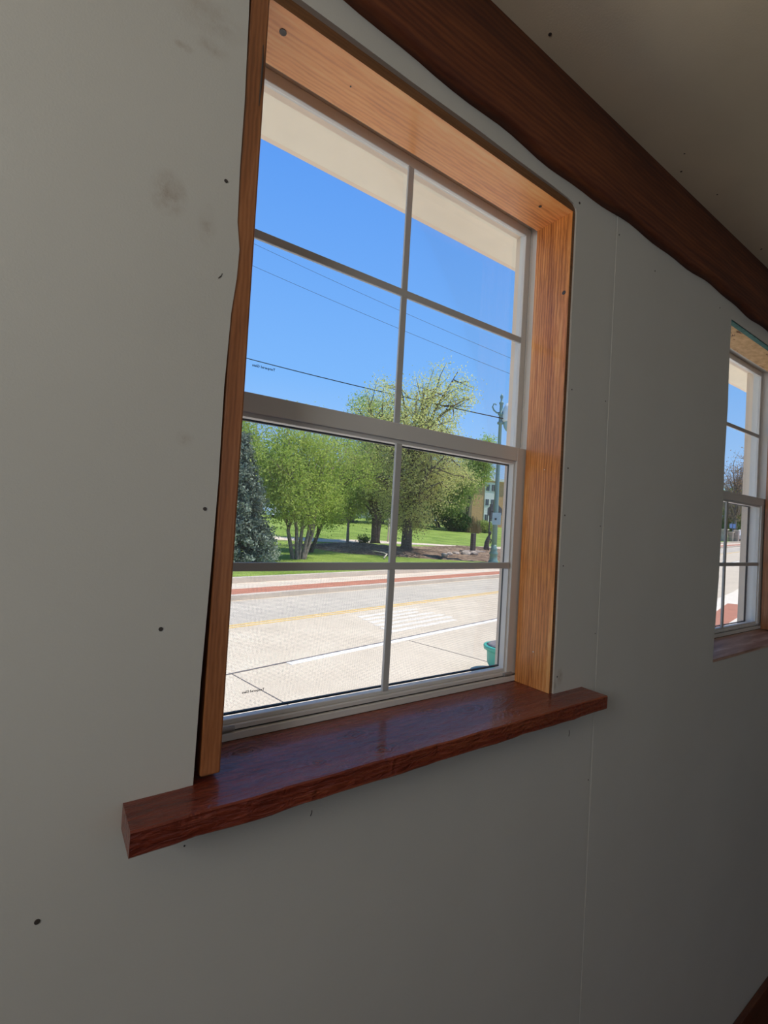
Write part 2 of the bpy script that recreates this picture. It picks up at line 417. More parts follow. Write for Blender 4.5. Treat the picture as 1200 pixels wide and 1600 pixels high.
# painted drywall sheets with hand-cut openings
hole1 = [(.1600, -.3440), (.1612, -.20), (.1650, -.05), (.1665, .04), (.1660, .15), (.1685, .24), (.1725, .285), (.1735, .32), (.1690, .352), (.1678, .42), (.1682, .50), (.1665, .60), (.1650, .662), (.1690, .6695),
         (.30, .6694), (.42, .6680), (.55, .6688), (.66, .6666), (.76, .6660), (.81, .6640), (.829, .6612), (.8375, .6550), (.8408, .6450), (.8416, .55), (.8408, .44), (.8419, .33), (.8406, .2), (.8419, .08), (.8410, -.05), (.8419, -.18), (.8410, -.3440)]
SEAM = .985
plate('drywall_panel', rect(XL, SEAM - .0045, FZ, CZ), [hole1[::-1]], 0.0, .014, M_WALL, wallf)
hole2 = [(1.582, -.3440), (1.584, -.29), (1.592, -.20), (1.6, -.10), (1.603, .02), (1.608, .12), (1.606, .25), (1.613, .40), (1.610, .52), (1.613, .6560), (2.25, .6560), (2.25, -.3440)]
plate('drywall_panel', rect(SEAM + .0045, XR, FZ, CZ), [hole2[::-1]], 0.0, .014, M_WALL, wallf)
box('joint_strip', SEAM - .0045, SEAM + .0045, .0007, .013, FZ, CZ, M_WALL, wallf)
clad = plate('exterior_cladding', rect(XL - .2, XR + .2, -2.05, .90), [rect(.15, .87, -.335, .685), rect(.15 + DX, .87 + DX, -.335, .685)], .1501, .178, M_CREAM, wallf)
# screw heads and a few pin holes in the drywall
def disc(name, x, z, r, mat, parent):
    m = MB(); m.tube([(x, -.0006, z), (x, .004, z)], r, 10); return m.build(name, mat, parent)
for x, z, r in ((.1524, .3943, .0022), (.153, .0045, .0022), (.1139, -.1326, .0024), (.0185, -.4137, .0026), (.8480, .6700, .0026), (.8530, .131, .0016), (.8500, .036, .0016), (.8530, -.065, .0015), (.8510, -.285, .0016), (.8530, .29, .0014),
                (.155, -.385, .001), (.998, .664, .0016), (1.16, .640, .0016), (1.53, .664, .0016), (.975, .29, .0014), (.978, .02, .0012), (.978, -.21, .0012), (.978, -.52, .0014)):
    disc('screw_head', x, z, r, M_SCREW, wallf)
for x0, z0, x1, z1 in ((.3183, -.392, .3168, -.399), (.155, .284, .151, .277), (.9, -.40, .9, -.412)):
    m = MB(); m.tube([(x0, -.0003, z0), ((x0 + x1) / 2 + .0008, -.0003, (z0 + z1) / 2), (x1, -.0003, z1)], .0005, 6); m.build('scuff_mark', M_SCREW, wallf)

ceil = tag(box('ceiling', XL - .15, XR + .15, YB - .15, .15, CZ, CZ + .05, M_CEIL), kind='structure')
for x, y, r in ((.673, -.046, .0030), (1.130, -.069, .0016), (1.182, -.040, .0022), (1.33, -.06, .0018), (1.68, -.045, .0026), (1.9, -.09, .0018)):
    m = MB(); m.tube([(x - r * .4, y, CZ - .0008), (x - r * .4, y, CZ + .003)], r, 10); m.build('screw_head', M_SCREW, ceil)
floor = tag(box('floor', XL - .15, XR + .15, YB - .15, .15, FZ - .05, FZ, M_FLOOR), kind='structure')
# left wall with one opening added for its lamp, back wall with two
wl = MB()
for b in ((XL - .14, XL, YB, 0, FZ, .03), (XL - .14, XL, YB, 0, .69, CZ), (XL - .14, XL, YB, -1.13, .03, .69), (XL - .14, XL, -.47, 0, .03, .69)): wl.box(*b)
tag(wl.build('wall_left', M_WALL), kind='structure')
wb = MB()
for b in ((XL, XR, YB - .14, YB, FZ, -.32), (XL, XR, YB - .14, YB, .66, CZ), (XL, -.03, YB - .14, YB, -.32, .66), (.63, 1.57, YB - .14, YB, -.32, .66), (2.23, XR, YB - .14, YB, -.32, .66)): wb.box(*b)
tag(wb.build('wall_back', M_WALL), kind='structure')
tag(box('wall_right', XR, XR + .14, YB, .15, FZ, CZ, M_WALL), kind='structure')
tag(box('baseboard_front', XL, XR, -.016, -.0002, FZ, -1.488, M_BASE, None, .003), kind='structure')
# soffit and roof outside
sof = tag(box('soffit', XL - .3, XR + .3, .1785, .53, .900, .915, M_SOFF), kind='structure')
box('fascia_board', XL - .3, XR + .3, .5302, .55, .905, 1.03, M_CREAM, sof)
rnd = random.Random(5)
for i in range(26):
    x = .22 + i * .062 + rnd.uniform(-.012, .012); m = MB(); m.tube([(x, .200 + rnd.uniform(-.006, .006), .8990), (x, .2, .903)], rnd.uniform(.0012, .0026), 8); m.build('nail_head', M_SCREW, sof)
tag(raw('roof', [(XL - .4, .57, .93), (XR + .4, .57, .93), (XR + .4, -1.6, 1.5), (XL - .4, -1.6, 1.5), (XL - .4, YB - .5, .93), (XR + .4, YB - .5, .93),
                 (XL - .4, .57, 1.03), (XR + .4, .57, 1.03), (XR + .4, -1.6, 1.62), (XL - .4, -1.6, 1.62), (XL - .4, YB - .5, 1.03), (XR + .4, YB - .5, 1.03)],
        [(0, 1, 2, 3), (3, 2, 5, 4), (6, 7, 8, 9), (9, 8, 11, 10), (0, 1, 7, 6), (4, 5, 11, 10), (0, 3, 9, 6), (3, 4, 10, 9), (1, 2, 8, 7), (2, 5, 11, 8)], M_ROOF), kind='structure')

# ------------------------------------------------------------------ windows
def make_window(name, label):
    W = thing(name, (.51, .12, -.3172), label, kind='structure')
    fr = MB()
    fr.box(.152, .170, .0895, .1495, -.3055, .688).box(.850, .868, .0895, .1495, -.3055, .688).box(.170, .850, .0895, .1495, .670, .688)
    fr.box(.150, .8695, .0893, .1498, -.3168, -.3057, .0012)
    fr.box(.8485, .850, .1152, .1172, -.30, .67).box(.170, .1715, .1152, .1172, -.30, .67)
    fr.build('frame', M_VINYL, W)
    # upper sash, in the outer track
    us = MB()
    us.box(.1718, .188, .118, .127, .150, .6695, .0012).box(.832, .8482, .118, .127, .150, .6695, .0012)
    us.box(.188, .832, .118, .1265, .6510, .6695, .0012).box(.188, .832, .118, .127, .150, .172, .0012)
    u = us.build('upper_sash', M_VINYL, W)
    box('muntin', .5030, .5155, .1178, .1222, .172, .6510, M_MUNT, u, .0008)
    box('muntin', .188, .832, .1174, .1226, .4110, .4240, M_MUNT, u, .0008)
    for x0, x1 in ((.1885, .5091), (.5095, .8315)):
        for z0, z1 in ((.1722, .4172), (.4176, .6508)): box('pane', x0, x1, .1232, .1256, z0, z1, M_GLASS, u)
    # lower sash, in the inner track
    ls = MB()
    ls.box(.1718, .210, .093, .114, -.3036, .1751, .0012).box(.810, .8482, .093, .114, -.3036, .1751, .0012)
    ls.box(.210, .810, .093, .114, .1466, .1751, .0012).box(.210, .810, .0975, .112, .1405, .1466)
    ls.box(.210, .810, .093, .114, -.3036, -.2968, .0012).box(.210, .810, .0985, .112, -.2968, -.2900, .0015)
    ls.box(.2095, .214, .0985, .111, -.29, .1405).box(.806, .8105, .0985, .111, -.29, .1405)
    l = ls.build('lower_sash', M_VINYL, W)
    box('gap_strip', .212, .808, .0945, .112, -.3056, -.3037, M_BLACK, l)  # black strip filling the gap under the sash so it reads dark
    box('muntin', .4945, .5070, .0955, .1015, -.290, .1405, M_MUNT, l, .0008)
    box('muntin', .214, .806, .0950, .1018, -.0805, -.0680, M_MUNT, l, .0008)
    for x0, x1 in ((.2145, .5006), (.5010, .8055)):
        for z0, z1 in ((-.2898, -.0744), (-.0740, .1403)): box('pane', x0, x1, .1040, .1070, z0, z1, M_GLASS, l)
    for xa, xb in ((.2135, .2365), (.7990, .8220)):
        m = MB(); m.tube([(xa, .0905, -.3000), (xb, .0905, -.3000)], .0034, 10).box(xa, xb, .0895, .0955, -.3025, -.3005); m.build('tilt_latch', M_LATCH, l)
    # insect screen outside the lower half
    sc = MB()
    sc.box(.1705, .1745, .1445, .1495, -.303, .152).box(.8455, .8495, .1445, .1495, -.303, .152).box(.1745, .8455, .1445, .1495, .1440, .152).box(.1745, .8455, .1445, .1495, -.303, -.300)
    s_ = sc.build('screen_frame', M_BLACK, W)
    Q = []; h = .00013; y = .147
    for x in np.arange(.1745, .8455, .0021): 
        for k in range(8): Q.append([(x - h, y, -.30 + .0555 * k), (x + h, y, -.30 + .0555 * k), (x + h, y, -.2445 + .0555 * k), (x - h, y, -.2445 + .0555 * k)])
    for z in np.arange(-.30, .144, .0021): 
        for k in range(11): Q.append([(.1745 + .061 * k, y + .0001, z - h), (.2355 + .061 * k, y + .0001, z - h), (.2355 + .061 * k, y + .0001, z + h), (.1745 + .061 * k, y + .0001, z + h)])
    tag(quads('screen_mesh', Q, M_WIRE, s_, origin=(.51, y, -.3)), kind='stuff')
    return W, u, l
w1, up1, lo1 = make_window('window_1', 'white vinyl double hung window with stained wood jambs, filling the middle of the wall')
w2 = copy_tree(w1); w2.name = 'window_2'; w2.location.x += DX
w2['label'] = 'white vinyl window at the right edge, in an unfinished opening'
def lettering(txt, x0, x1, y, z, mat, parent, tilt=0.0):
    cu = bpy.data.curves.new('txt', 'FONT'); cu.body = txt; cu.size = 1; cu.extrude = .004; cu.offset = .018; cu.resolution_u = 2
    ob = bpy.data.objects.new('txt', cu); COL.objects.link(ob)
    bpy.context.view_layer.update()
    me = bpy.data.meshes.new_from_object(ob.evaluated_get(bpy.context.evaluated_depsgraph_get()))
    bpy.data.objects.remove(ob)
    xs = [v.co.x for v in me.vertices]; wdt = max(xs) - min(xs); k = (x1 - x0) / wdt
    for v in me.vertices:
        px, py, pz = (v.co.x - min(xs)) * k, v.co.y * k, v.co.z * .02
        v.co = (x1 - px - (x0 + x1) / 2, pz, py + tilt * (px - (x1 - x0) / 2))     # reads from outdoors, so mirrored from indoors
    me.update()
    return link('lettering', me, mat, parent, False, ((x0 + x1) / 2, y, z))
lettering('Tempered Glass', .2400, .2760, .1229, .2225, M_INK, up1)
lettering('Tempered Glass', .2490, .2830, .1038, -.2585, M_INK2, lo1)

# wooden lining boards of window 1
hb = raw('header_board', [(x, y, z) for x in (.1918, .50, .8405) for (y, z) in ((.0030, .6475), (.0890, .6475), (.0890, .6640), (.0030, .6640))],
         [(0, 1, 2, 3)] + [(4 * i + k, 4 * i + (k + 1) % 4, 4 * (i + 1) + (k + 1) % 4, 4 * (i + 1) + k) for i in range(2) for k in range(4)] + [(8, 9, 10, 11)], M_HEAD)
def darken_front_faces(o):
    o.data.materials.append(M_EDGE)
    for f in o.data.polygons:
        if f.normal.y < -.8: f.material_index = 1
darken_front_faces(hb)
tag(hb, 'orange brown stained pine board lining the top of the middle window', 'board', 'lining boards of the middle window')
rj = tag(box('jamb_board', .8318, .8404, .0030, .0890, -.3172, .6475, M_JAMB, None, .0009), 'wide orange brown pine jamb board on the right side of the middle window', 'board', 'lining boards of the middle window')
darken_front_faces(rj)
def small_disc_y(name, pts, r, mat, parent):
    m = MB(); m.tube(pts, r, 10); return m.build(name, mat, parent)
small_disc_y('knot', [(.8312, .0145, .486), (.834, .0145, .486)], .0042, M_SCREW, rj)
small_disc_y('nail_head', [(.8314, .040, .128), (.834, .040, .128)], .0011, M_WHITEP, rj)
small_disc_y('nail_head', [(.8314, .045, -.245), (.834, .045, -.245)], .0013, M_WHITEP, rj)
for x, y, r in ((.7700, .035, .0032), (.222, .033, .0050), (.3350, .045, .0012)): small_disc_y('knot', [(x, y, .6469), (x, y, .650)], r, M_SCREW, hb)
# left jamb: edge-on board, bottom corners eased, a dark check near the top
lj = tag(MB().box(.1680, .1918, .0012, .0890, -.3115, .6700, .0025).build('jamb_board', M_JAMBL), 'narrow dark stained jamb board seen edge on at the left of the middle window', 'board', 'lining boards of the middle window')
m = MB(); m.tube([(.1865, .0010, .582), (.1872, .0006, .56), (.1868, .0006, .53), (.1860, .0010, .505)], [.0004, .0011, .0012, .0004], 8); m.build('split', M_SCREW, lj)
# sill board with horns, slightly uneven front edge
def sill():
    rr = random.Random(3)
    xs = [.0878] + [.0878 + (.936 - .0878) * i / 40 for i in range(1, 40)] + [.936]
    bm = bmesh.new(); rows = []
    for i, x in enumerate(xs):
        f = .057 + .0006 * math.sin(i * 1.3) + rr.uniform(-.0004, .0004); zb = -.3443 + .0010 * math.sin(i * .7) + rr.uniform(-.0006, .0006)
        inner = .1665 <= x <= .8405
        yb = .0892 if inner else -.0004
        rows.append([bm.verts.new(q) for q in ((x, -f + .0018, -.3172), (x, -f, -.3190), (x, -f + .0005, zb + .0015), (x, -f + .002, zb), (x, yb, zb), (x, yb, -.3172))])
    for i in range(len(rows) - 1):
        a, b = rows[i], rows[i + 1]
        for k in range(6): bm.faces.new((a[k], a[(k + 1) % 6], b[(k + 1) % 6], b[k]))
    bm.faces.new(rows[0]); bm.faces.new(rows[-1][::-1])
    bmesh.ops.recalc_face_normals(bm, faces=bm.faces)
    bmesh.ops.translate(bm, verts=bm.verts, vec=(-.51, 0, .3443))
    me = bpy.data.meshes.new('window_sill'); bm.to_mesh(me); bm.free()
    return link('window_sill', me, M_SILL, None, False, (.51, 0, -.3443))
tag(sill(), 'thick glossy red brown wooden sill with knots, under the middle window', 'sill')
# window 2: bare opening
tag(box('head_board', 1.60, 2.279, .0145, .0888, .6575, .675, M_OSB), 'bare strand board across the head of the right edge window opening', 'board')
tag(box('drywall_edge_strip', 1.6135, 2.2495, .0008, .0140, .6525, .6555, M_TEAL), 'thin teal drywall edge above the right edge window', 'trim strip')
tag(box('rough_jamb_board', 2.2385, 2.2490, .0030, .0885, -.317, .652, M_JAMBL), 'brown timber stud lining the right side of the right edge window', 'board')
rs = raw('rough_sill_board', [(x, y, z) for x in (1.587, 2.249) for (y, z) in ((.0005, -.3436), (.0005, -.3355), (.0885, -.3176), (.0885, -.3436))], [(0, 1, 2, 3), (4, 5, 6, 7), (0, 1, 5, 4), (1, 2, 6, 5), (2, 3, 7, 6), (3, 0, 4, 7)], M_RSILL)
tag(rs, 'rough splintered timber sill board under the right edge window', 'sill')
# beam along the top of the wall
def beam():
    rr = random.Random(11); bm = bmesh.new(); rows = []
    n = 150
    for i in range(n + 1):
        x = XL + .01 + (XR - XL - .02) * i / n
        zb = .7005 + .004 * math.sin(x * 5.1 + .8) + .003 * math.sin(x * 13.7) + .0022 * math.sin(x * 31.0 + 1)
        if .15 < x < .45: zb += .010 * math.sin((x - .15) / .3 * math.pi)
        t = .0205 + .0015 * math.sin(x * 9) + .001 * math.sin(x * 23)
        rows.append([bm.verts.new(q) for q in ((x, -.0004, zb), (x, -t * .72, zb + .0012), (x, -t * .95, zb + .006 + .003 * math.sin(x * 17)), (x, -t, zb + .018), (x, -.0205, .8698), (x, -.0004, .8698))])
    for a, b in zip(rows, rows[1:]):
        for k in range(6): bm.faces.new((a[k], a[(k + 1) % 6], b[(k + 1) % 6], b[k]))
    bm.faces.new(rows[0]); bm.faces.new(rows[-1][::-1])
    bmesh.ops.recalc_face_normals(bm, faces=bm.faces)
    me = bpy.data.meshes.new('wall_beam'); bm.to_mesh(me); bm.free()
    o = link('wall_beam', me, M_BEAM, None, True); return o
tag(beam(), 'dark stained rough edged timber running along the top of the wall', 'beam')

# ------------------------------------------------------------------ outdoors
AR = R(12); EV = (math.cos(AR), math.sin(AR)); NV = (-math.sin(AR), math.cos(AR))     # street direction and its normal
DC, DW = 10.05, 11.95
def bend(s): return -.003 * max(0, s - 25) ** 2 if s < 70 else -.003 * 45 ** 2 - .27 * (s - 70)
def rise(s, d): return .05 * max(0.0, min(s, 80) - 25) * max(0.0, min(1.0, (20 - d) / 8))
def lawn_z(d):
    if d < 24: return -1.87 + .03 * (d - DW)
    return -1.87 + .03 * (24 - DW) + .062 * (min(d, 62) - 24)
def sd(s, d, z): return (s * EV[0] + d * NV[0], s * EV[1] + d * NV[1], z)
def to_sd(x, y): return x * EV[0] + y * EV[1], x * NV[0] + y * NV[1]
def gz(x, y):
    s, d = to_sd(x, y); d0 = d - bend(s)
    b = -2.1 if d0 < DC else -1.975 if d0 < DW else lawn_z(d)
    return b + rise(s, d)
def strip(name, d0, d1, z, mat, s0=-25, s1=140, parent=None, th=.0, step=2.5):
    vs, fs = [], []
    n = int((s1 - s0) / step) + 1
    for i in range(n + 1):
        s = s0 + (s1 - s0) * i / n
        for d in (d0, d1):
            D = d + bend(s); vs.append(sd(s, D, z + rise(s, D)))
        for d in (d1, d0):
            D = d + bend(s); vs.append(sd(s, D, z - th + rise(s, D)))
    for i in range(n):
        a = 4 * i; b = a + 4
        for k in range(4): fs.append((a + k, a + (k + 1) % 4, b + (k + 1) % 4, b + k))
    fs += [(0, 1, 2, 3), (4 * n, 4 * n + 1, 4 * n + 2, 4 * n + 3)]
    return raw(name, vs, fs, mat, parent)
road = tag(strip('road', 1.0, DC, -2.1, M_ROAD, th=.2), kind='structure')
strip('far_lane', 7.72, 9.96, -2.096, M_LANE, parent=road, th=.01)
strip('yellow_line', 7.50, 7.57, -2.094, M_YEL, parent=road, th=.01)
strip('yellow_line', 7.65, 7.72, -2.091, M_YEL, parent=road, th=.01)
strip('white_line', 5.03, 5.16, -2.094, M_WHITE, s0=4.15, s1=60, parent=road, th=.01)
strip('dark_seam', 5.165, 5.20, -2.094, M_TAR, parent=road, th=.01)
for i in range(6):
    d = 5.58 + i * .27
    strip('crossing_bar', d, d + .15, -2.095, M_WORN, s0=6.9 + i * .10, s1=9.35 + rnd.uniform(-.25, .1), parent=road, th=.01, step=1)
def seam(s0, d0, s1, d1, w_=.006):
    m = MB()
    a = Vector(sd(s0, d0, -2.0955)); b = Vector(sd(s1, d1, -2.0955)); n_ = (b - a).cross(Vector((0, 0, 1))).normalized() * w_
    return raw('slab_joint', [a - n_, a + n_, b + n_, b - n_] + [q - Vector((0, 0, .01)) for q in (a - n_, a + n_, b + n_, b - n_)], [(0, 1, 2, 3), (4, 5, 6, 7), (0, 1, 5, 4), (1, 2, 6, 5), (2, 3, 7, 6), (3, 0, 4, 7)], M_TAR, road)
seam(3.29, 5.16, 3.12, 1.2); seam(6.72, 5.0, 6.72, 1.2, .005); seam(10.2, 5.1, 10.2, 1.2); seam(13.7, 5.0, 13.7, 1.2)
kerb = tag(strip('kerb', DC - .02, DC + .18, -1.975, M_KERB, th=.3), kind='structure')
bp = tag(strip('brick_band', DC + .18, DC + .95, -1.977, M_BRICKR, th=.2), kind='structure')
walk = tag(strip('far_pavement', DC + .95, DW, -1.975, M_WALK, th=.2), kind='structure')
tag(strip('lawn_edge_kerb', DW, DW + .22, -1.82, M_KERB, th=.3), kind='structure')
def terrain():
    ss = np.arange(-30, 150.1, 2.0); dd = np.concatenate([[DW + .2], np.arange(12.5, 30, .75), np.arange(30, 130, 4)])
    vs, fs = [], []
    for s in ss:
        for d in dd:
            D = d + bend(s) * max(0, 1 - (d - DW) / 30)
            z = lawn_z(d) + rise(s, D) + (.03 * math.sin(s * 1.1) * math.sin(d * .9) if d > 13 else 0)
            vs.append(sd(s, D, z))
    nd = len(dd)
    for i in range(len(ss) - 1):
        for j in range(nd - 1): fs.append((i * nd + j, (i + 1) * nd + j, (i + 1) * nd + j + 1, i * nd + j + 1))
    return raw('lawn', vs, fs, M_GRASS, None, True)
tag(terrain(), kind='structure')
# concrete path across the lawn and the mulch bed
def ribbon(name, pts, wd, mat, dz=.03, th=.12):
    vs, fs = [], []
    P = [Vector((x, y, 0)) for x, y in pts]
    for i, p_ in enumerate(P):
        t = (P[min(i + 1, len(P) - 1)] - P[max(i - 1, 0)]).normalized(); n_ = Vector((-t.y, t.x, 0)) * wd / 2
        for q in (p_ - n_, p_ + n_): vs.append((q.x, q.y, gz(q.x, q.y) + dz))
        for q in (p_ + n_, p_ - n_): vs.append((q.x, q.y, gz(q.x, q.y) + dz - th))
    for i in range(len(P) - 1):
        a = 4 * i; b = a + 4
        for k in range(4): fs.append((a + k, a + (k + 1) % 4, b + (k + 1) % 4, b + k))
    fs += [(0, 1, 2, 3), tuple(4 * (len(P) - 1) + k for k in range(4))]
    return raw(name, vs, fs, mat)
def dense(pts, k=8):
    out = []
    for (x0, y0), (x1, y1) in zip(pts, pts[1:]):
        for i in range(k): out.append((x0 + (x1 - x0) * i / k, y0 + (y1 - y0) * i / k))
    return out + [pts[-1]]
tag(ribbon('park_path', dense([(4, 29.5), (12.7, 28.9), (17.2, 29.0), (21.5, 29.6), (25.5, 28.9), (29.7, 27.6), (35, 28.3), (44, 31)]), 1.9, M_WALK), kind='structure')
def mound():
    rr = random.Random(9); vs, fs = [], []
    nu, nv = 70, 26
    # bed outline in street coordinates: long s range, tapering
    for i in range(nu + 1):
        s = 16.5 + 15.5 * i / nu
        t = i / nu
        dn = 18.7 - 5.6 * min(1, t * 2.2) ** .8
        df = 22.9 - 2.2 * t
        for j in range(nv + 1):
            v = j / nv; d = dn + (df - dn) * v
            x, y, _ = sd(s, d, 0)
            edge = min(1, 4 * v * (1 - v)) * min(1, 6 * t * (1 - t))
            z = gz(x, y) - .03 + .42 * edge ** .8 * (.75 + .25 * math.sin(t * 9)) + (rr.uniform(-.05, .05) if 0 < edge else 0)
            vs.append((x, y, z))
    for i in range(nu):
        for j in range(nv): fs.append((i * (nv + 1) + j, (i + 1) * (nv + 1) + j, (i + 1) * (nv + 1) + j + 1, i * (nv + 1) + j + 1))
    return raw('mulch_bed', vs, fs, M_MULCH, None, True)
tag(mound(), kind='structure')

# ---- trees
def leaf_quads(rng, centers, per, spread, size):
    c = np.repeat(np.asarray(centers), per, 0)
    n = len(c)
    p_ = c + rng.normal(0, 1, (n, 3)) * spread
    a = rng.normal(0, 1, (n, 3)); a /= np.linalg.norm(a, axis=1)[:, None]
    b = np.cross(a, rng.normal(0, 1, (n, 3))); b /= np.linalg.norm(b, axis=1)[:, None]
    s = size * rng.uniform(.6, 1.3, (n, 1))
    a = a * s; b = b * s * .55
    return np.stack([p_ - a, p_ + b * .9 - a * .1, p_ + a, p_ - b * .9 - a * .1], 1)
def tree(name, label, base, crown_c, crown_r, seed, leafmat, bark, trunks=((0, 0),), r0=.2, limbs=9, subs=9, per=22, spread=.28, size=.10, fork=.25, group=None, shell=.55, twigs=True):
    rng = np.random.default_rng(seed)
    T = thing(name, base, label, 'tree', group)
    B = np.array(base); Cc = np.array(crown_c); Cr = np.array(crown_r)
    mb = MB(); tips = []
    def inside(k):
        v = rng.normal(0, 1, (k, 3)); v /= np.linalg.norm(v, axis=1)[:, None]
        return Cc + v * Cr * (rng.uniform(shell ** 3, 1, (k, 1)) ** (1 / 3))
    for ti, (tx, ty) in enumerate(trunks):
        b0 = B + np.array([tx * .25, ty * .25, -.15]); nT = len(trunks)
        top = Cc + np.array([tx, ty, Cr[2] * .55 if nT == 1 else Cr[2] * .2]) * 1.0
        k1 = b0 + (top - b0) * np.array([fork * .5, fork * .5, fork]) + np.array([tx * .3, ty * .3, 0])
        k2 = b0 + (top - b0) * .62 + rng.normal(0, .12, 3)
        rt = r0 / (1 if nT == 1 else 1.5)
        mb.tube([b0, b0 + (k1 - b0) * .15 + [0, 0, 0], k1, k2, top], [rt * 1.45, rt * 1.05, rt * .85, rt * .5, rt * .15], 9)
        trunk_pts = [k1 + (top - k1) * t for t in np.linspace(0, .75, 8)]
        for e in inside(max(2, limbs // nT)):
            st = trunk_pts[int(rng.integers(0, 6))]
            if e[2] < st[2]: st = trunk_pts[0]
            mid = st + (e - st) * .5 + np.array([0, 0, .12 * np.linalg.norm(e - st)]) + rng.normal(0, .1, 3)
            rl = rt * .42
            mb.tube([st, mid, e], [rl, rl * .6, rl * .15], 6)
            for f in range(subs):
                t = rng.uniform(.25, 1); s0 = st + (mid - st) * t * 2 if t < .5 else mid + (e - mid) * (t - .5) * 2
                v = rng.normal(0, 1, 3); v /= np.linalg.norm(v); q = s0 + v * Cr.mean() * rng.uniform(.22, .5) + np.array([0, 0, .15])
                q = Cc + (q - Cc) / max(1.0, np.linalg.norm((q - Cc) / Cr) / 1.04)
                m_ = (s0 + q) / 2 + rng.normal(0, .06, 3)
                if twigs: mb.tube([s0, m_, q], [rl * .28, rl * .18, rl * .07], 4, False)
                tips += [q, m_, (q + m_) / 2]
            tips.append(e)
    mb.build('trunk', bark, T, True)
    Q = leaf_quads(rng, tips, per, spread, size)
    tag(quads('foliage', Q, leafmat, T, origin=base), kind='stuff')
    return T
def g(x, y, dz=0): return (x, y, gz(x, y) + dz)
tree('maple_tree', 'tall sparse yellow green tree rising above the meeting rail, on the mulch bed', g(17.0, 21.25, .3), (17.05, 21.1, 4.85), (4.3, 3.4, 5.0), 1, M_LEAF2, M_BARK, r0=.30, limbs=38, subs=12, per=36, spread=.28, size=.06, shell=.5)
tree('maple_tree', 'tree with a forked dark trunk left of the centre grille bar', g(18.5, 26.75, .3), (18.05, 26.85, 4.6), (2.7, 2.4, 4.3), 2, M_LEAF3, M_BARK, trunks=((.0, .0), (.55, 0)), r0=.34, limbs=22, subs=10, per=32, spread=.3, size=.075)
tree('ornamental_tree', 'dense bright green many stemmed tree right beside the dark spruce', g(8.9, 18.25), (8.85, 18.2, 2.2), (2.75, 2.0, 2.15), 3, M_LEAF1, M_BARKL, trunks=((-.75, .1), (-.25, -.1), (.2, .1), (.6, -.1), (.95, 0)), r0=.13, limbs=26, subs=10, per=40, spread=.24, size=.055, fork=.3)
tree('ornamental_tree', 'leafy green tree with a short leaning trunk behind the many stemmed tree', g(10.8, 21.2), (12.0, 20.8, 2.3), (2.3, 1.7, 2.4), 4, M_LEAF1, M_BARK, trunks=((-.2, 0), (.5, 0)), r0=.16, limbs=16, subs=10, per=36, spread=.26, size=.058, fork=.22)
tree('broadleaf_tree', 'leafy green tree standing tall behind the dark spruce', g(9.2, 24.6), (9.0, 24.6, 3.45), (2.6, 2.2, 2.5), 5, M_LEAF1, M_BARK, r0=.18, limbs=14, subs=9, per=40, spread=.28, size=.075)
tree('sapling_tree', 'small young tree with a thin straight trunk at the path', g(17.25, 28.2), (17.15, 28.2, 1.55), (1.5, 1.3, 1.5), 6, M_LEAF1, M_BARKL, r0=.10, limbs=8, subs=8, per=26, spread=.22, size=.065, fork=.4)
tree('broadleaf_tree', 'green tree at the far edge of the lawn, left of the buff brick building', g(47.6, 49.8), (47.4, 49.8, 6.2), (4.0, 3.0, 5.6), 7, M_LEAF3, M_BARK, r0=.28, limbs=22, subs=9, per=30, spread=.4, size=.13)
for i, (x, y, cz, rx, rz, sdd) in enumerate(((22.3, 60.5, 4.2, 5.5, 4.2, 21), (27.4, 58.0, 3.6, 4.0, 3.6, 22), (29.8, 55.0, 3.4, 4.0, 3.4, 23), (33.5, 54.5, 3.8, 4.2, 3.9, 24), (39.2, 55.6, 4.6, 4.8, 4.6, 25), (43.5, 53.0, 5.0, 4.2, 4.9, 26), (50.5, 56.5, 5.6, 4.6, 5.6, 27))):
    tree('park_tree', ('leftmost', 'second from the left', 'third from the left', 'fourth from the left', 'fifth from the left', 'sixth from the left', 'rightmost')[i] + ' of the distant trees closing off the lawn', g(x, y), (x, y, cz), (rx, rx * .8, rz), sdd, M_LEAF4, M_BARK, r0=.28, limbs=8, subs=8, per=22, spread=.65, size=.28, group='distant trees closing off the lawn', twigs=False)
tree('broadleaf_tree', 'bright green tree whose top rises beside the lamp post, above the buff brick building', g(54.0, 54.0), (55.4, 53.0, 11.2), (4.2, 3.2, 4.2), 8, M_LEAF1, M_BARK, r0=.28, limbs=16, subs=9, per=34, spread=.45, size=.13)
# spruce
def spruce(base, H, Rb, seed):
    rng = np.random.default_rng(seed)
    T = thing('spruce_tree', base, 'dark blue green spruce at the left edge of the lower sash', 'tree')
    B = np.array(base); mb = MB(); mb.tube([B + [0, 0, -.1], B + [0, 0, H * .5], B + [0, 0, H]], [.14, .08, .01], 8)
    cs = []
    z = .15
    while z < H * .98:
        rr = Rb * (1 - z / H) ** .85 + .05
        for k in range(int(9 + 8 * rr)):
            a = rng.uniform(0, 2 * math.pi); L = rr * rng.uniform(.75, 1.1)
            e = B + np.array([math.cos(a) * L, math.sin(a) * L, z - .22 * L + .1]); s0 = B + [0, 0, z]
            mb.tube([s0, (s0 + e) / 2 + [0, 0, -.03], e], [.022, .014, .004], 4, False)
            for t in np.linspace(.25, 1, int(3 + 7 * L)): cs.append(s0 + (e - s0) * t)
        z += .17 + .05 * (1 - z / H)
    mb.build('trunk', M_BARK, T, True)
    Q = leaf_quads(rng, cs, 12, .075, .06)
    tag(quads('foliage', Q, M_NEEDLE, T, origin=base), kind='stuff')
spruce(g(6.05, 17.5), 4.9, 1.55, 31)
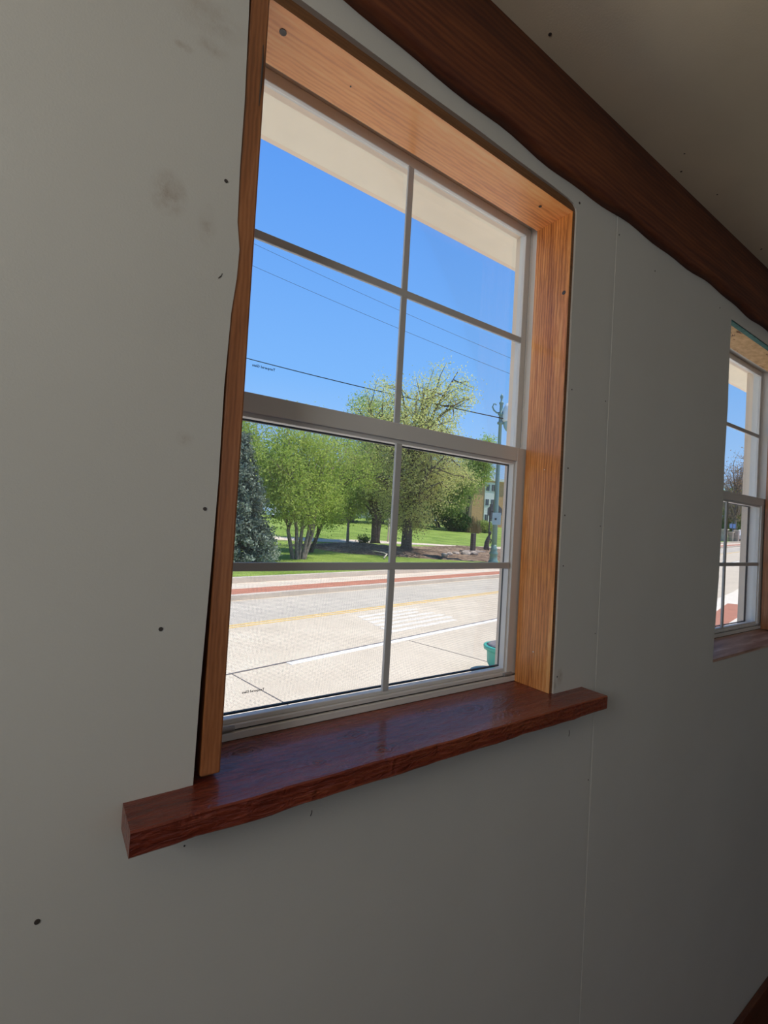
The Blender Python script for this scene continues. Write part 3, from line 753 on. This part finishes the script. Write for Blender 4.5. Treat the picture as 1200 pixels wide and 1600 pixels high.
# shrubs beyond the lawn
def shrub(name, label, base, rx, ry, rz, seed, mat, n=900, size=.16):
    rng = np.random.default_rng(seed); T = thing(name, base, label, 'shrub')
    B = np.array(base); mb = MB()
    for k in range(9):
        a = k * .7; mb.tube([B + [0, 0, -.1], B + [math.cos(a) * rx * .35, math.sin(a) * ry * .35, rz * .8], B + [math.cos(a) * rx * .7, math.sin(a) * ry * .7, rz * 1.5]], [.05, .04, .01], 5)
    mb.build('stem', M_BARK, T)
    v = rng.normal(0, 1, (n, 3)); v /= np.linalg.norm(v, axis=1)[:, None]; v *= rng.uniform(.5, 1, (n, 1)) ** .5
    tag(quads('foliage', leaf_quads(rng, B + [0, 0, rz] + v * [rx, ry, rz], 6, .18, size), mat, T, origin=base), kind='stuff')
shrub('evergreen_shrub', 'dark green shrub at the far edge of the lawn, below the green trees', g(48.0, 49.5), 2.3, 1.6, 1.3, 41, M_HEDGE)
shrub('evergreen_shrub', 'low green shrub at the foot of the buff brick building', g(54.5, 50.8), 1.6, 1.2, .8, 43, M_LEAF3)
def twig_shrub(label, base, seed):
    rng = np.random.default_rng(seed); T = thing('dry_shrub', base, label, 'shrub'); B = Vector(base); mb = MB()
    for k in range(170):
        a = rng.uniform(0, 2 * math.pi); r = rng.uniform(.2, 1.9); h = rng.uniform(.9, 2.6) * (1.15 - .25 * r)
        p0 = B + Vector((math.cos(a) * r * .7, math.sin(a) * r * .5, -.1)); p1 = p0 + Vector((math.cos(a) * .35 * r * .5, math.sin(a) * .2, h))
        mb.tube([p0, (p0 + p1) / 2 + Vector((rng.uniform(-.1, .1), 0, 0)), p1], [.05, .04, .015], 4)
    tag(mb.build('twigs', M_TAN, T), kind='stuff')
twig_shrub('tan leafless shrub between the dark shrub and the buff brick building', g(49.9, 48.3), 42)

# ---- street furniture across the road
LB = Vector(g(20.15, 17.52))
lamp = thing('street_lamp', LB, 'tall teal street lamp with scroll arms and a white shade', 'street lamp')
m = MB(); m.lathe(LB, [(.27, -.1), (.27, .12), (.22, .16), (.20, .42), (.23, .48), (.23, .56), (.17, .66), (.19, .72), (.19, .78), (.15, .84), (.15, 1.0)], 16); m.build('base', M_POST, lamp, True)
m = MB(); m.lathe(LB + Vector((0, 0, .95)), [(.15, 0), (.13, 2.0), (.10, 5.0), (.085, 6.65), (.17, 6.68), (.17, 6.78), (.10, 6.82), (.10, 7.15), (.16, 7.18), (.16, 7.25), (.085, 7.3), (.085, 7.75), (.12, 7.78), (.12, 7.86), (.05, 7.92), (.05, 8.05), (.085, 8.14), (.085, 8.22), (.015, 8.36)], 14)
m.build('pole', M_POST, lamp, True)
top = LB + Vector((0, 0, 8.35)); rt_ = Vector((r2.x, r2.y, 0)).normalized()   # arms lie across the street direction seen from the house
arm_dir = Vector((.82, -.57, 0))
m = MB(); m.tube([top + arm_dir * t + Vector((0, 0, z)) for t, z in ((.03, -.1), (.2, -.05), (.36, .10), (.42, .34), (.47, .52), (.50, .60))], [.05, .045, .04, .04, .04, .035], 8); m.build('arm', M_POST, lamp, True)
m = MB(); m.tube([top - arm_dir * t + Vector((0, 0, z)) for t, z in ((.03, -.1), (.22, -.12), (.40, .02), (.48, .2), (.42, .36), (.32, .38), (.29, .30))], [.05, .045, .045, .04, .04, .035, .03], 8); m.build('scroll', M_POST, lamp, True)
SH = top + arm_dir * .50 + Vector((0, 0, -.60))
m = MB(); m.lathe(SH, [(.42, .0), (.44, .06), (.42, .45), (.38, .75), (.25, 1.0), (.07, 1.12), (.05, 1.2)], 18); m.build('shade', M_POSTL, lamp, True)
m = MB(); m.lathe(SH + Vector((0, 0, -.55)), [(.06, 0), (.2, .1), (.31, .3), (.36, .52), (.36, .548)], 18); m.build('globe', M_SIGN2, lamp, True)
m = MB()
for s_ in (-1, 1): m.box(LB.x - .17, LB.x + .17, LB.y - .15, LB.y - .12, LB.z + 2.35, LB.z + 2.45)
m.build('sign_clamp', M_POST, lamp)
def board(name, c, wd, ht, mat, parent, normal, th=.02, sides=4, rot=0):
    nrm = Vector(normal).normalized(); a = Vector((0, 0, 1)).cross(nrm).normalized(); b = Vector((0, 0, 1))
    if sides == 4: ring = [(-wd / 2, -ht / 2), (wd / 2, -ht / 2), (wd / 2, ht / 2), (-wd / 2, ht / 2)]
    else: ring = [(wd / 2 / math.cos(math.pi / sides) * math.cos(2 * math.pi * (k + .5) / sides + rot), wd / 2 / math.cos(math.pi / sides) * math.sin(2 * math.pi * (k + .5) / sides + rot)) for k in range(sides)]
    N = len(ring); vs = [Vector(c) + a * x + b * z + nrm * t for t in (-th / 2, th / 2) for x, z in ring]
    return raw(name, vs, [tuple(range(N)), tuple(range(2 * N - 1, N - 1, -1))] + [(k, (k + 1) % N, N + (k + 1) % N, N + k) for k in range(N)], mat, parent)
CAMD = Vector((-.75, -.66, 0))
board('sign_plate', LB + Vector((.05, -.04, 2.42)) + CAMD * .16, .46, .66, M_SIGN2, lamp, CAMD)
SB = Vector(g(24.95, 22.35))
ss = thing('road_sign', SB, 'grey back of an eight sided road sign on a thin post behind the street lamp', 'road sign')
m = MB(); m.box(SB.x - .03, SB.x + .03, SB.y - .03, SB.y + .03, SB.z - .1, SB.z + 3.35); m.build('post', M_BRONZE, ss)
board('sign_plate', SB + Vector((.22, -.22, 2.85)), .98, .98, M_SIGN, ss, CAMD, .02, 8)
m = MB(); m.tube([SB + Vector((0, 0, 2.85)), SB + Vector((.22, -.22, 2.85))], .03, 6); m.build('bracket', M_BRONZE, ss)
# granite marker on a stone plinth
GB = Vector(g(22.4, 21.3))
GZ = -.3
tag(MB().box(GB.x - .13, GB.x + .13, GB.y - .12, GB.y + .12, -1.5645, -.33, .012).build('granite_pillar', M_GRANITE), 'dark upright granite pillar standing on the mulch bed', 'stone pillar')
pl = thing('stone_plinth', (GB.x, GB.y, gz(GB.x, GB.y)), 'low stacked plinth of pale stones under the granite pillar', 'plinth')
rr = random.Random(4)
for lay in range(3):
    for k in range(3):
        for j in range(2):
            x0 = GB.x - .62 + k * .42 + rr.uniform(-.02, .02); y0 = GB.y - .45 + j * .46
            z0 = gz(GB.x, GB.y) + .02 + lay * .085
            MB().box(x0, x0 + .39, y0, y0 + .42, z0, z0 + .08, .015).build('stone', M_STONE, pl)
box('cap_stone', GB.x - .66, GB.x + .66, GB.y - .5, GB.y + .5, gz(GB.x, GB.y) + .275, -1.565, M_STONE, pl, .01)
# loose boulders edging the bed
def boulder(label, c, r, seed):
    rr = random.Random(seed); bm = bmesh.new(); bmesh.ops.create_icosphere(bm, subdivisions=2, radius=1)
    for v in bm.verts: v.co = Vector((v.co.x * r * 1.3, v.co.y * r, v.co.z * r * .7)) * rr.uniform(.82, 1.12)
    bmesh.ops.translate(bm, verts=bm.verts, vec=(0, 0, r * .45))
    me = bpy.data.meshes.new('boulder'); bm.to_mesh(me); bm.free()
    return tag(link('boulder', me, M_STONE, None, False, c), label, 'rock', 'rocks edging the mulch bed')
for i, (x, y, r) in enumerate(((18.2, 19.3, .18), (19.2, 20.0, .18), (20.0, 20.3, .2), (20.7, 20.2, .26), (21.5, 20.3, .22))):
    boulder(('leftmost', 'second from the left', 'middle', 'fourth from the left', 'rightmost')[i] + ' of the pale rocks left of the granite pillar', g(x, y, .12), r, 60 + i)
# bronze figure beside the sign post
FB = Vector(g(23.85, 21.5))
m = MB()
m.tube([FB + Vector(q) for q in ((-.12, .1, -.1), (-.05, .05, .35), (.02, 0, .75), (.10, -.05, 1.05), (.14, -.1, 1.3))], [.10, .12, .15, .13, .06], 10)
m.tube([FB + Vector(q) for q in ((.14, -.1, 1.28), (.16, -.11, 1.38), (.17, -.11, 1.5), (.17, -.11, 1.56))], [.06, .10, .10, .03], 10)
m.tube([FB + Vector(q) for q in ((.12, -.06, 1.15), (.26, -.16, .95), (.18, -.12, .72))], [.05, .045, .035], 8)
m.tube([FB + Vector(q) for q in ((.02, 0, .75), (.12, -.08, .4), (.08, -.02, -.1))], [.09, .07, .08], 8)
tag(m.build('sculpture', M_BRONZE, None, True), 'slender dark bronze sculpture beside the road sign post', 'sculpture')
# park bench, white stake and fallen branch
shrub('low_evergreen', 'tiny dark evergreen clump at the edge of the mulch bed, between sapling and forked trunk', g(18.55, 28.1), .28, .22, .20, 44, M_HEDGE, 120, .06)
PB = Vector(g(21.9, 29.9))
m = MB(); m.tube([PB + Vector((0, 0, -.1)), PB + Vector((.02, 0, 1.0)), PB + Vector((0, 0, 1.9))], [.075, .065, .06], 8)
tag(m.build('marker_post', M_KERB, None, True), 'slim pale post standing on the lawn left of the centre grille bar', 'post')
q0 = Vector(g(13.6, 18.6, .05))
m = MB(); m.tube([q0, q0 + Vector((.35, .25, .18)), q0 + Vector((.55, .9, .22)), q0 + Vector((.25, 1.5, .25))], [.04, .035, .03, .012], 6); m.tube([q0 + Vector((.5, .7, .21)), q0 + Vector((.1, 1.0, .3))], [.025, .01], 6)
tag(m.build('fallen_branch', M_KERB, None, True), 'pale curved branch lying on the front edge of the mulch bed', 'branch')
# planter tub by the near kerb
TB = Vector((5.66, 4.22, -2.1))
tub = thing('planter_tub', TB, 'sea green plastic planter tub half hidden by the right window frame', 'planter')
m = MB(); m.lathe(TB, [(.15, 0), (.155, .02), (.225, .13), (.235, .30), (.24, .335)], 22); m.build('body', M_TUB, tub, True)
m = MB(); m.lathe(TB + Vector((0, 0, .325)), [(.24, 0), (.285, .01), (.29, .055), (.285, .065), (.262, .068)], 22); m.build('rim', M_TUB, tub, True)
m = MB(); m.lathe(TB + Vector((0, 0, .385)), [(.26, 0), (.20, .035), (.10, .075), (.02, .09)], 18); m.build('soil', M_SOIL, tub, True)
# overhead cables
def cable(label, pts, r):
    P = [Vector(p_) for p_ in pts]; out = []
    a, b = P; n = 24
    for i in range(n + 1):
        t = i / n; q = a.lerp(b, t); q.z -= 4 * (pts_sag) * t * (1 - t); out.append(q)
    m = MB(); m.tube(out, r, 6)
    o = m.build('overhead_cable', M_WIREB, None, True)
    return tag(o, label, 'cable', 'cables crossing the sky')
pts_sag = .25
a_, b_ = Vector((9.95, 30.57, 10.46)), Vector((20.10, 17.42, 6.10)); dv = b_ - a_
cable('lowest and darkest overhead cable, meeting the teal street lamp', (a_ - dv * .5, b_ + dv * .02), .028)
pts_sag = .4
a_, b_ = Vector((12.33, 36.33, 19.64)), Vector((28.96, 24.87, 12.55)); dv = b_ - a_
cable('faint overhead cable crossing the middle of the upper panes', (a_ - dv * .4, b_ + dv * .5), .012)
a_, b_ = Vector((18.13, 32.29, 18.65)), Vector((28.88, 24.88, 13.79)); dv = b_ - a_
cable('faint overhead cable, highest of those crossing the upper panes', (a_ - dv * .9, b_ + dv * .7), .011)

# ---- buff brick building behind the right hand trees
BC = Vector((84.6, 77.5, .3)); bx = Vector((.97, -.243, 0)); by = Vector((.243, .97, 0))
bld = thing('apartment_building', BC, 'two storey buff brick building with white window bays behind the trees', 'building')
def bbox(name, x0, x1, y0, y1, z0, z1, mat, parent):
    vs = [BC + bx * x + by * y + Vector((0, 0, z)) for z in (z0, z1) for x, y in ((x0, y0), (x1, y0), (x1, y1), (x0, y1))]
    return raw(name, vs, [(0, 1, 2, 3), (4, 5, 6, 7), (0, 1, 5, 4), (1, 2, 6, 5), (2, 3, 7, 6), (3, 0, 4, 7)], mat, parent)
bbox('wall', -4.6, 14, 0, 10, -.5, 10.9, M_TAN_BRICK, bld)
bbox('roof', -5.4, 14.6, -.6, 10.4, 10.9, 11.5, M_WHITEP, bld)
bbox('bay_panel', -1.45, 1.45, -.12, -.01, .2, 10.6, M_WHITEP, bld)
bbox('bay_panel', 5.2, 8.1, -.12, -.01, .2, 10.6, M_WHITEP, bld)
for cx in (-.75, .75, 5.9, 7.4):
    for z0 in (1.4, 5.0, 8.4):
        wn = bbox('window', cx - .52, cx + .52, -.17, -.125, z0, z0 + 1.75, M_WHITEP, bld)
        for k in (-1, 1): bbox('pane', cx + k * .24 - .19, cx + k * .24 + .19, -.20, -.172, z0 + .15, z0 + 1.6, M_DARKGL, wn)
# house with grey roof far behind the trees
HC = Vector((47.0, 68.7, .4))
hs = thing('house', HC, 'low pale house with a grey roof far behind the trunks', 'house')
box('wall', HC.x - 9, HC.x + 7, HC.y, HC.y + 8, HC.z - .5, HC.z + 2.8, M_WHITEP, hs)
raw('roof', [HC + Vector(q) for q in ((-10, -.8, 2.7), (8, -.8, 2.7), (8, 8.8, 2.7), (-10, 8.8, 2.7), (-10, 4, 5.2), (8, 4, 5.2))], [(0, 1, 5, 4), (3, 2, 5, 4), (0, 4, 3), (1, 2, 5), (0, 1, 2, 3)], M_ROOF, hs)
for k in range(4): box('window', HC.x - 7 + k * 3.6, HC.x - 5.6 + k * 3.6, HC.y - .06, HC.y - .005, HC.z + .9, HC.z + 2.1, M_DARKGL, hs)
# cars
def car(label, base, mat, L=4.5, ang=0.0):
    T = thing('parked_car', base, label, 'car')
    prof = [(-L / 2, .35), (-L / 2, .75), (-L * .36, .9), (-L * .22, 1.42), (L * .2, 1.45), (L * .34, .98), (L / 2, .85), (L / 2, .35)]
    def ex(name, pr, hw, m_, par):
        N = len(pr); vs = []
        for sgn in (-1, 1):
            for a, z in pr:
                X = a * math.cos(ang) - sgn * hw * math.sin(ang); Y = a * math.sin(ang) + sgn * hw * math.cos(ang); vs.append((base[0] + X, base[1] + Y, base[2] + z))
        return raw(name, vs, [tuple(range(N)), tuple(range(2 * N - 1, N - 1, -1))] + [(k, (k + 1) % N, N + (k + 1) % N, N + k) for k in range(N)], m_, par)
    ex('body', prof, .88, mat, T)
    ex('side_window', [(-L * .31, .95), (-L * .2, 1.36), (L * .18, 1.38), (L * .29, .98)], .895, M_DARKGL, T)
    for a in (-L * .31, L * .31):
        for sg in (-1, 1):
            c = Vector((base[0] + a * math.cos(ang) - sg * .82 * math.sin(ang), base[1] + a * math.sin(ang) + sg * .82 * math.cos(ang), base[2] + .33))
            n_ = Vector((-math.sin(ang), math.cos(ang), 0)) * .11
            m = MB(); m.tube([c - n_, c + n_], .33, 14); m.build('wheel', M_TYRE, T)
car('dark car parked beyond the lawn, seen between the trunks', g(26.9, 49.0), M_CARD)
car('white car parked beyond the lawn, left of the dark car', g(23.0, 51.5), M_CARW)
# ---- seen through window 2, along the street
tag(raw('brick_corner', [sd(13.2, 1.25, -1.945), sd(19.2, 1.15, -1.945), sd(18.9, 1.85, -1.945), sd(15.5, 1.75, -1.945), sd(13.5, 1.55, -1.945)] + [sd(13.2, 1.25, -2.15), sd(19.2, 1.15, -2.15), sd(18.9, 1.85, -2.15), sd(15.5, 1.75, -2.15), sd(13.5, 1.55, -2.15)],
        [(0, 1, 2, 3, 4), (5, 6, 7, 8, 9)] + [(k, (k + 1) % 5, 5 + (k + 1) % 5, 5 + k) for k in range(5)], M_BRICKR), kind='structure')
tag(strip('near_pavement', -3.5, 2.3, -1.95, M_PALE, s0=-25, s1=60, th=.2), kind='structure')
def pillar(label, x, y, h, wd):
    b = g(x, y); T = thing('gate_pillar', b, label, 'pillar', 'pale pillars along the far pavement')
    MB().box(x - wd / 2, x + wd / 2, y - wd / 2, y + wd / 2, b[2] - .2, b[2] + h, .03).build('shaft', M_STONE, T)
    MB().box(x - wd * .62, x + wd * .62, y - wd * .62, y + wd * .62, b[2] + h, b[2] + h + .12, .02).build('cap', M_WALK, T)
pillar('pale stone pillar beyond the street, leftmost in the right edge window', 62.0, 21.8, 1.35, .75)
pillar('pale stone pillar just right of the grille bar in the right edge window', 62.75, 21.25, 1.1, .42)
pillar('tan pillar right of the grille bar, next to the white car', 63.3, 20.9, 1.3, .4)
car('white car on the street in the right edge window', g(66.0, 20.7), M_CARW, 4.2, .3)
VB = Vector(g(62.9, 21.2)); vsn = thing('street_sign', VB, 'small pale blue sign on a post in the right edge window', 'sign')
m = MB(); m.tube([VB, VB + Vector((0, 0, 2.2))], .035, 6); m.build('post', M_SIGN, vsn)
board('sign_plate', VB + Vector((0, 0, 1.85)), .55, .5, M_BLUE, vsn, (-.95, -.3, 0))
tree('street_tree', 'round green tree at the end of the street in the right edge window', g(78.4, 28.2), (78.4, 28.2, 5.0), (3.8, 3.2, 3.8), 51, M_LEAF4, M_BARK, r0=.2, limbs=8, subs=8, per=20, spread=.5, size=.22)
tree('street_tree', 'yellowish green tree behind the white car in the right edge window', g(80.8, 26.3), (80.8, 26.3, 4.6), (3.2, 2.8, 3.6), 52, M_LEAF3, M_BARK, r0=.2, limbs=8, subs=8, per=20, spread=.45, size=.2)
tree('bare_tree', 'nearly leafless twiggy tree above the street in the right edge window', g(70.0, 23.4), (70.0, 23.4, 7.2), (3.6, 3.2, 4.6), 53, M_TAN, M_BARKL, r0=.2, limbs=34, subs=16, per=2, spread=.25, size=.09)
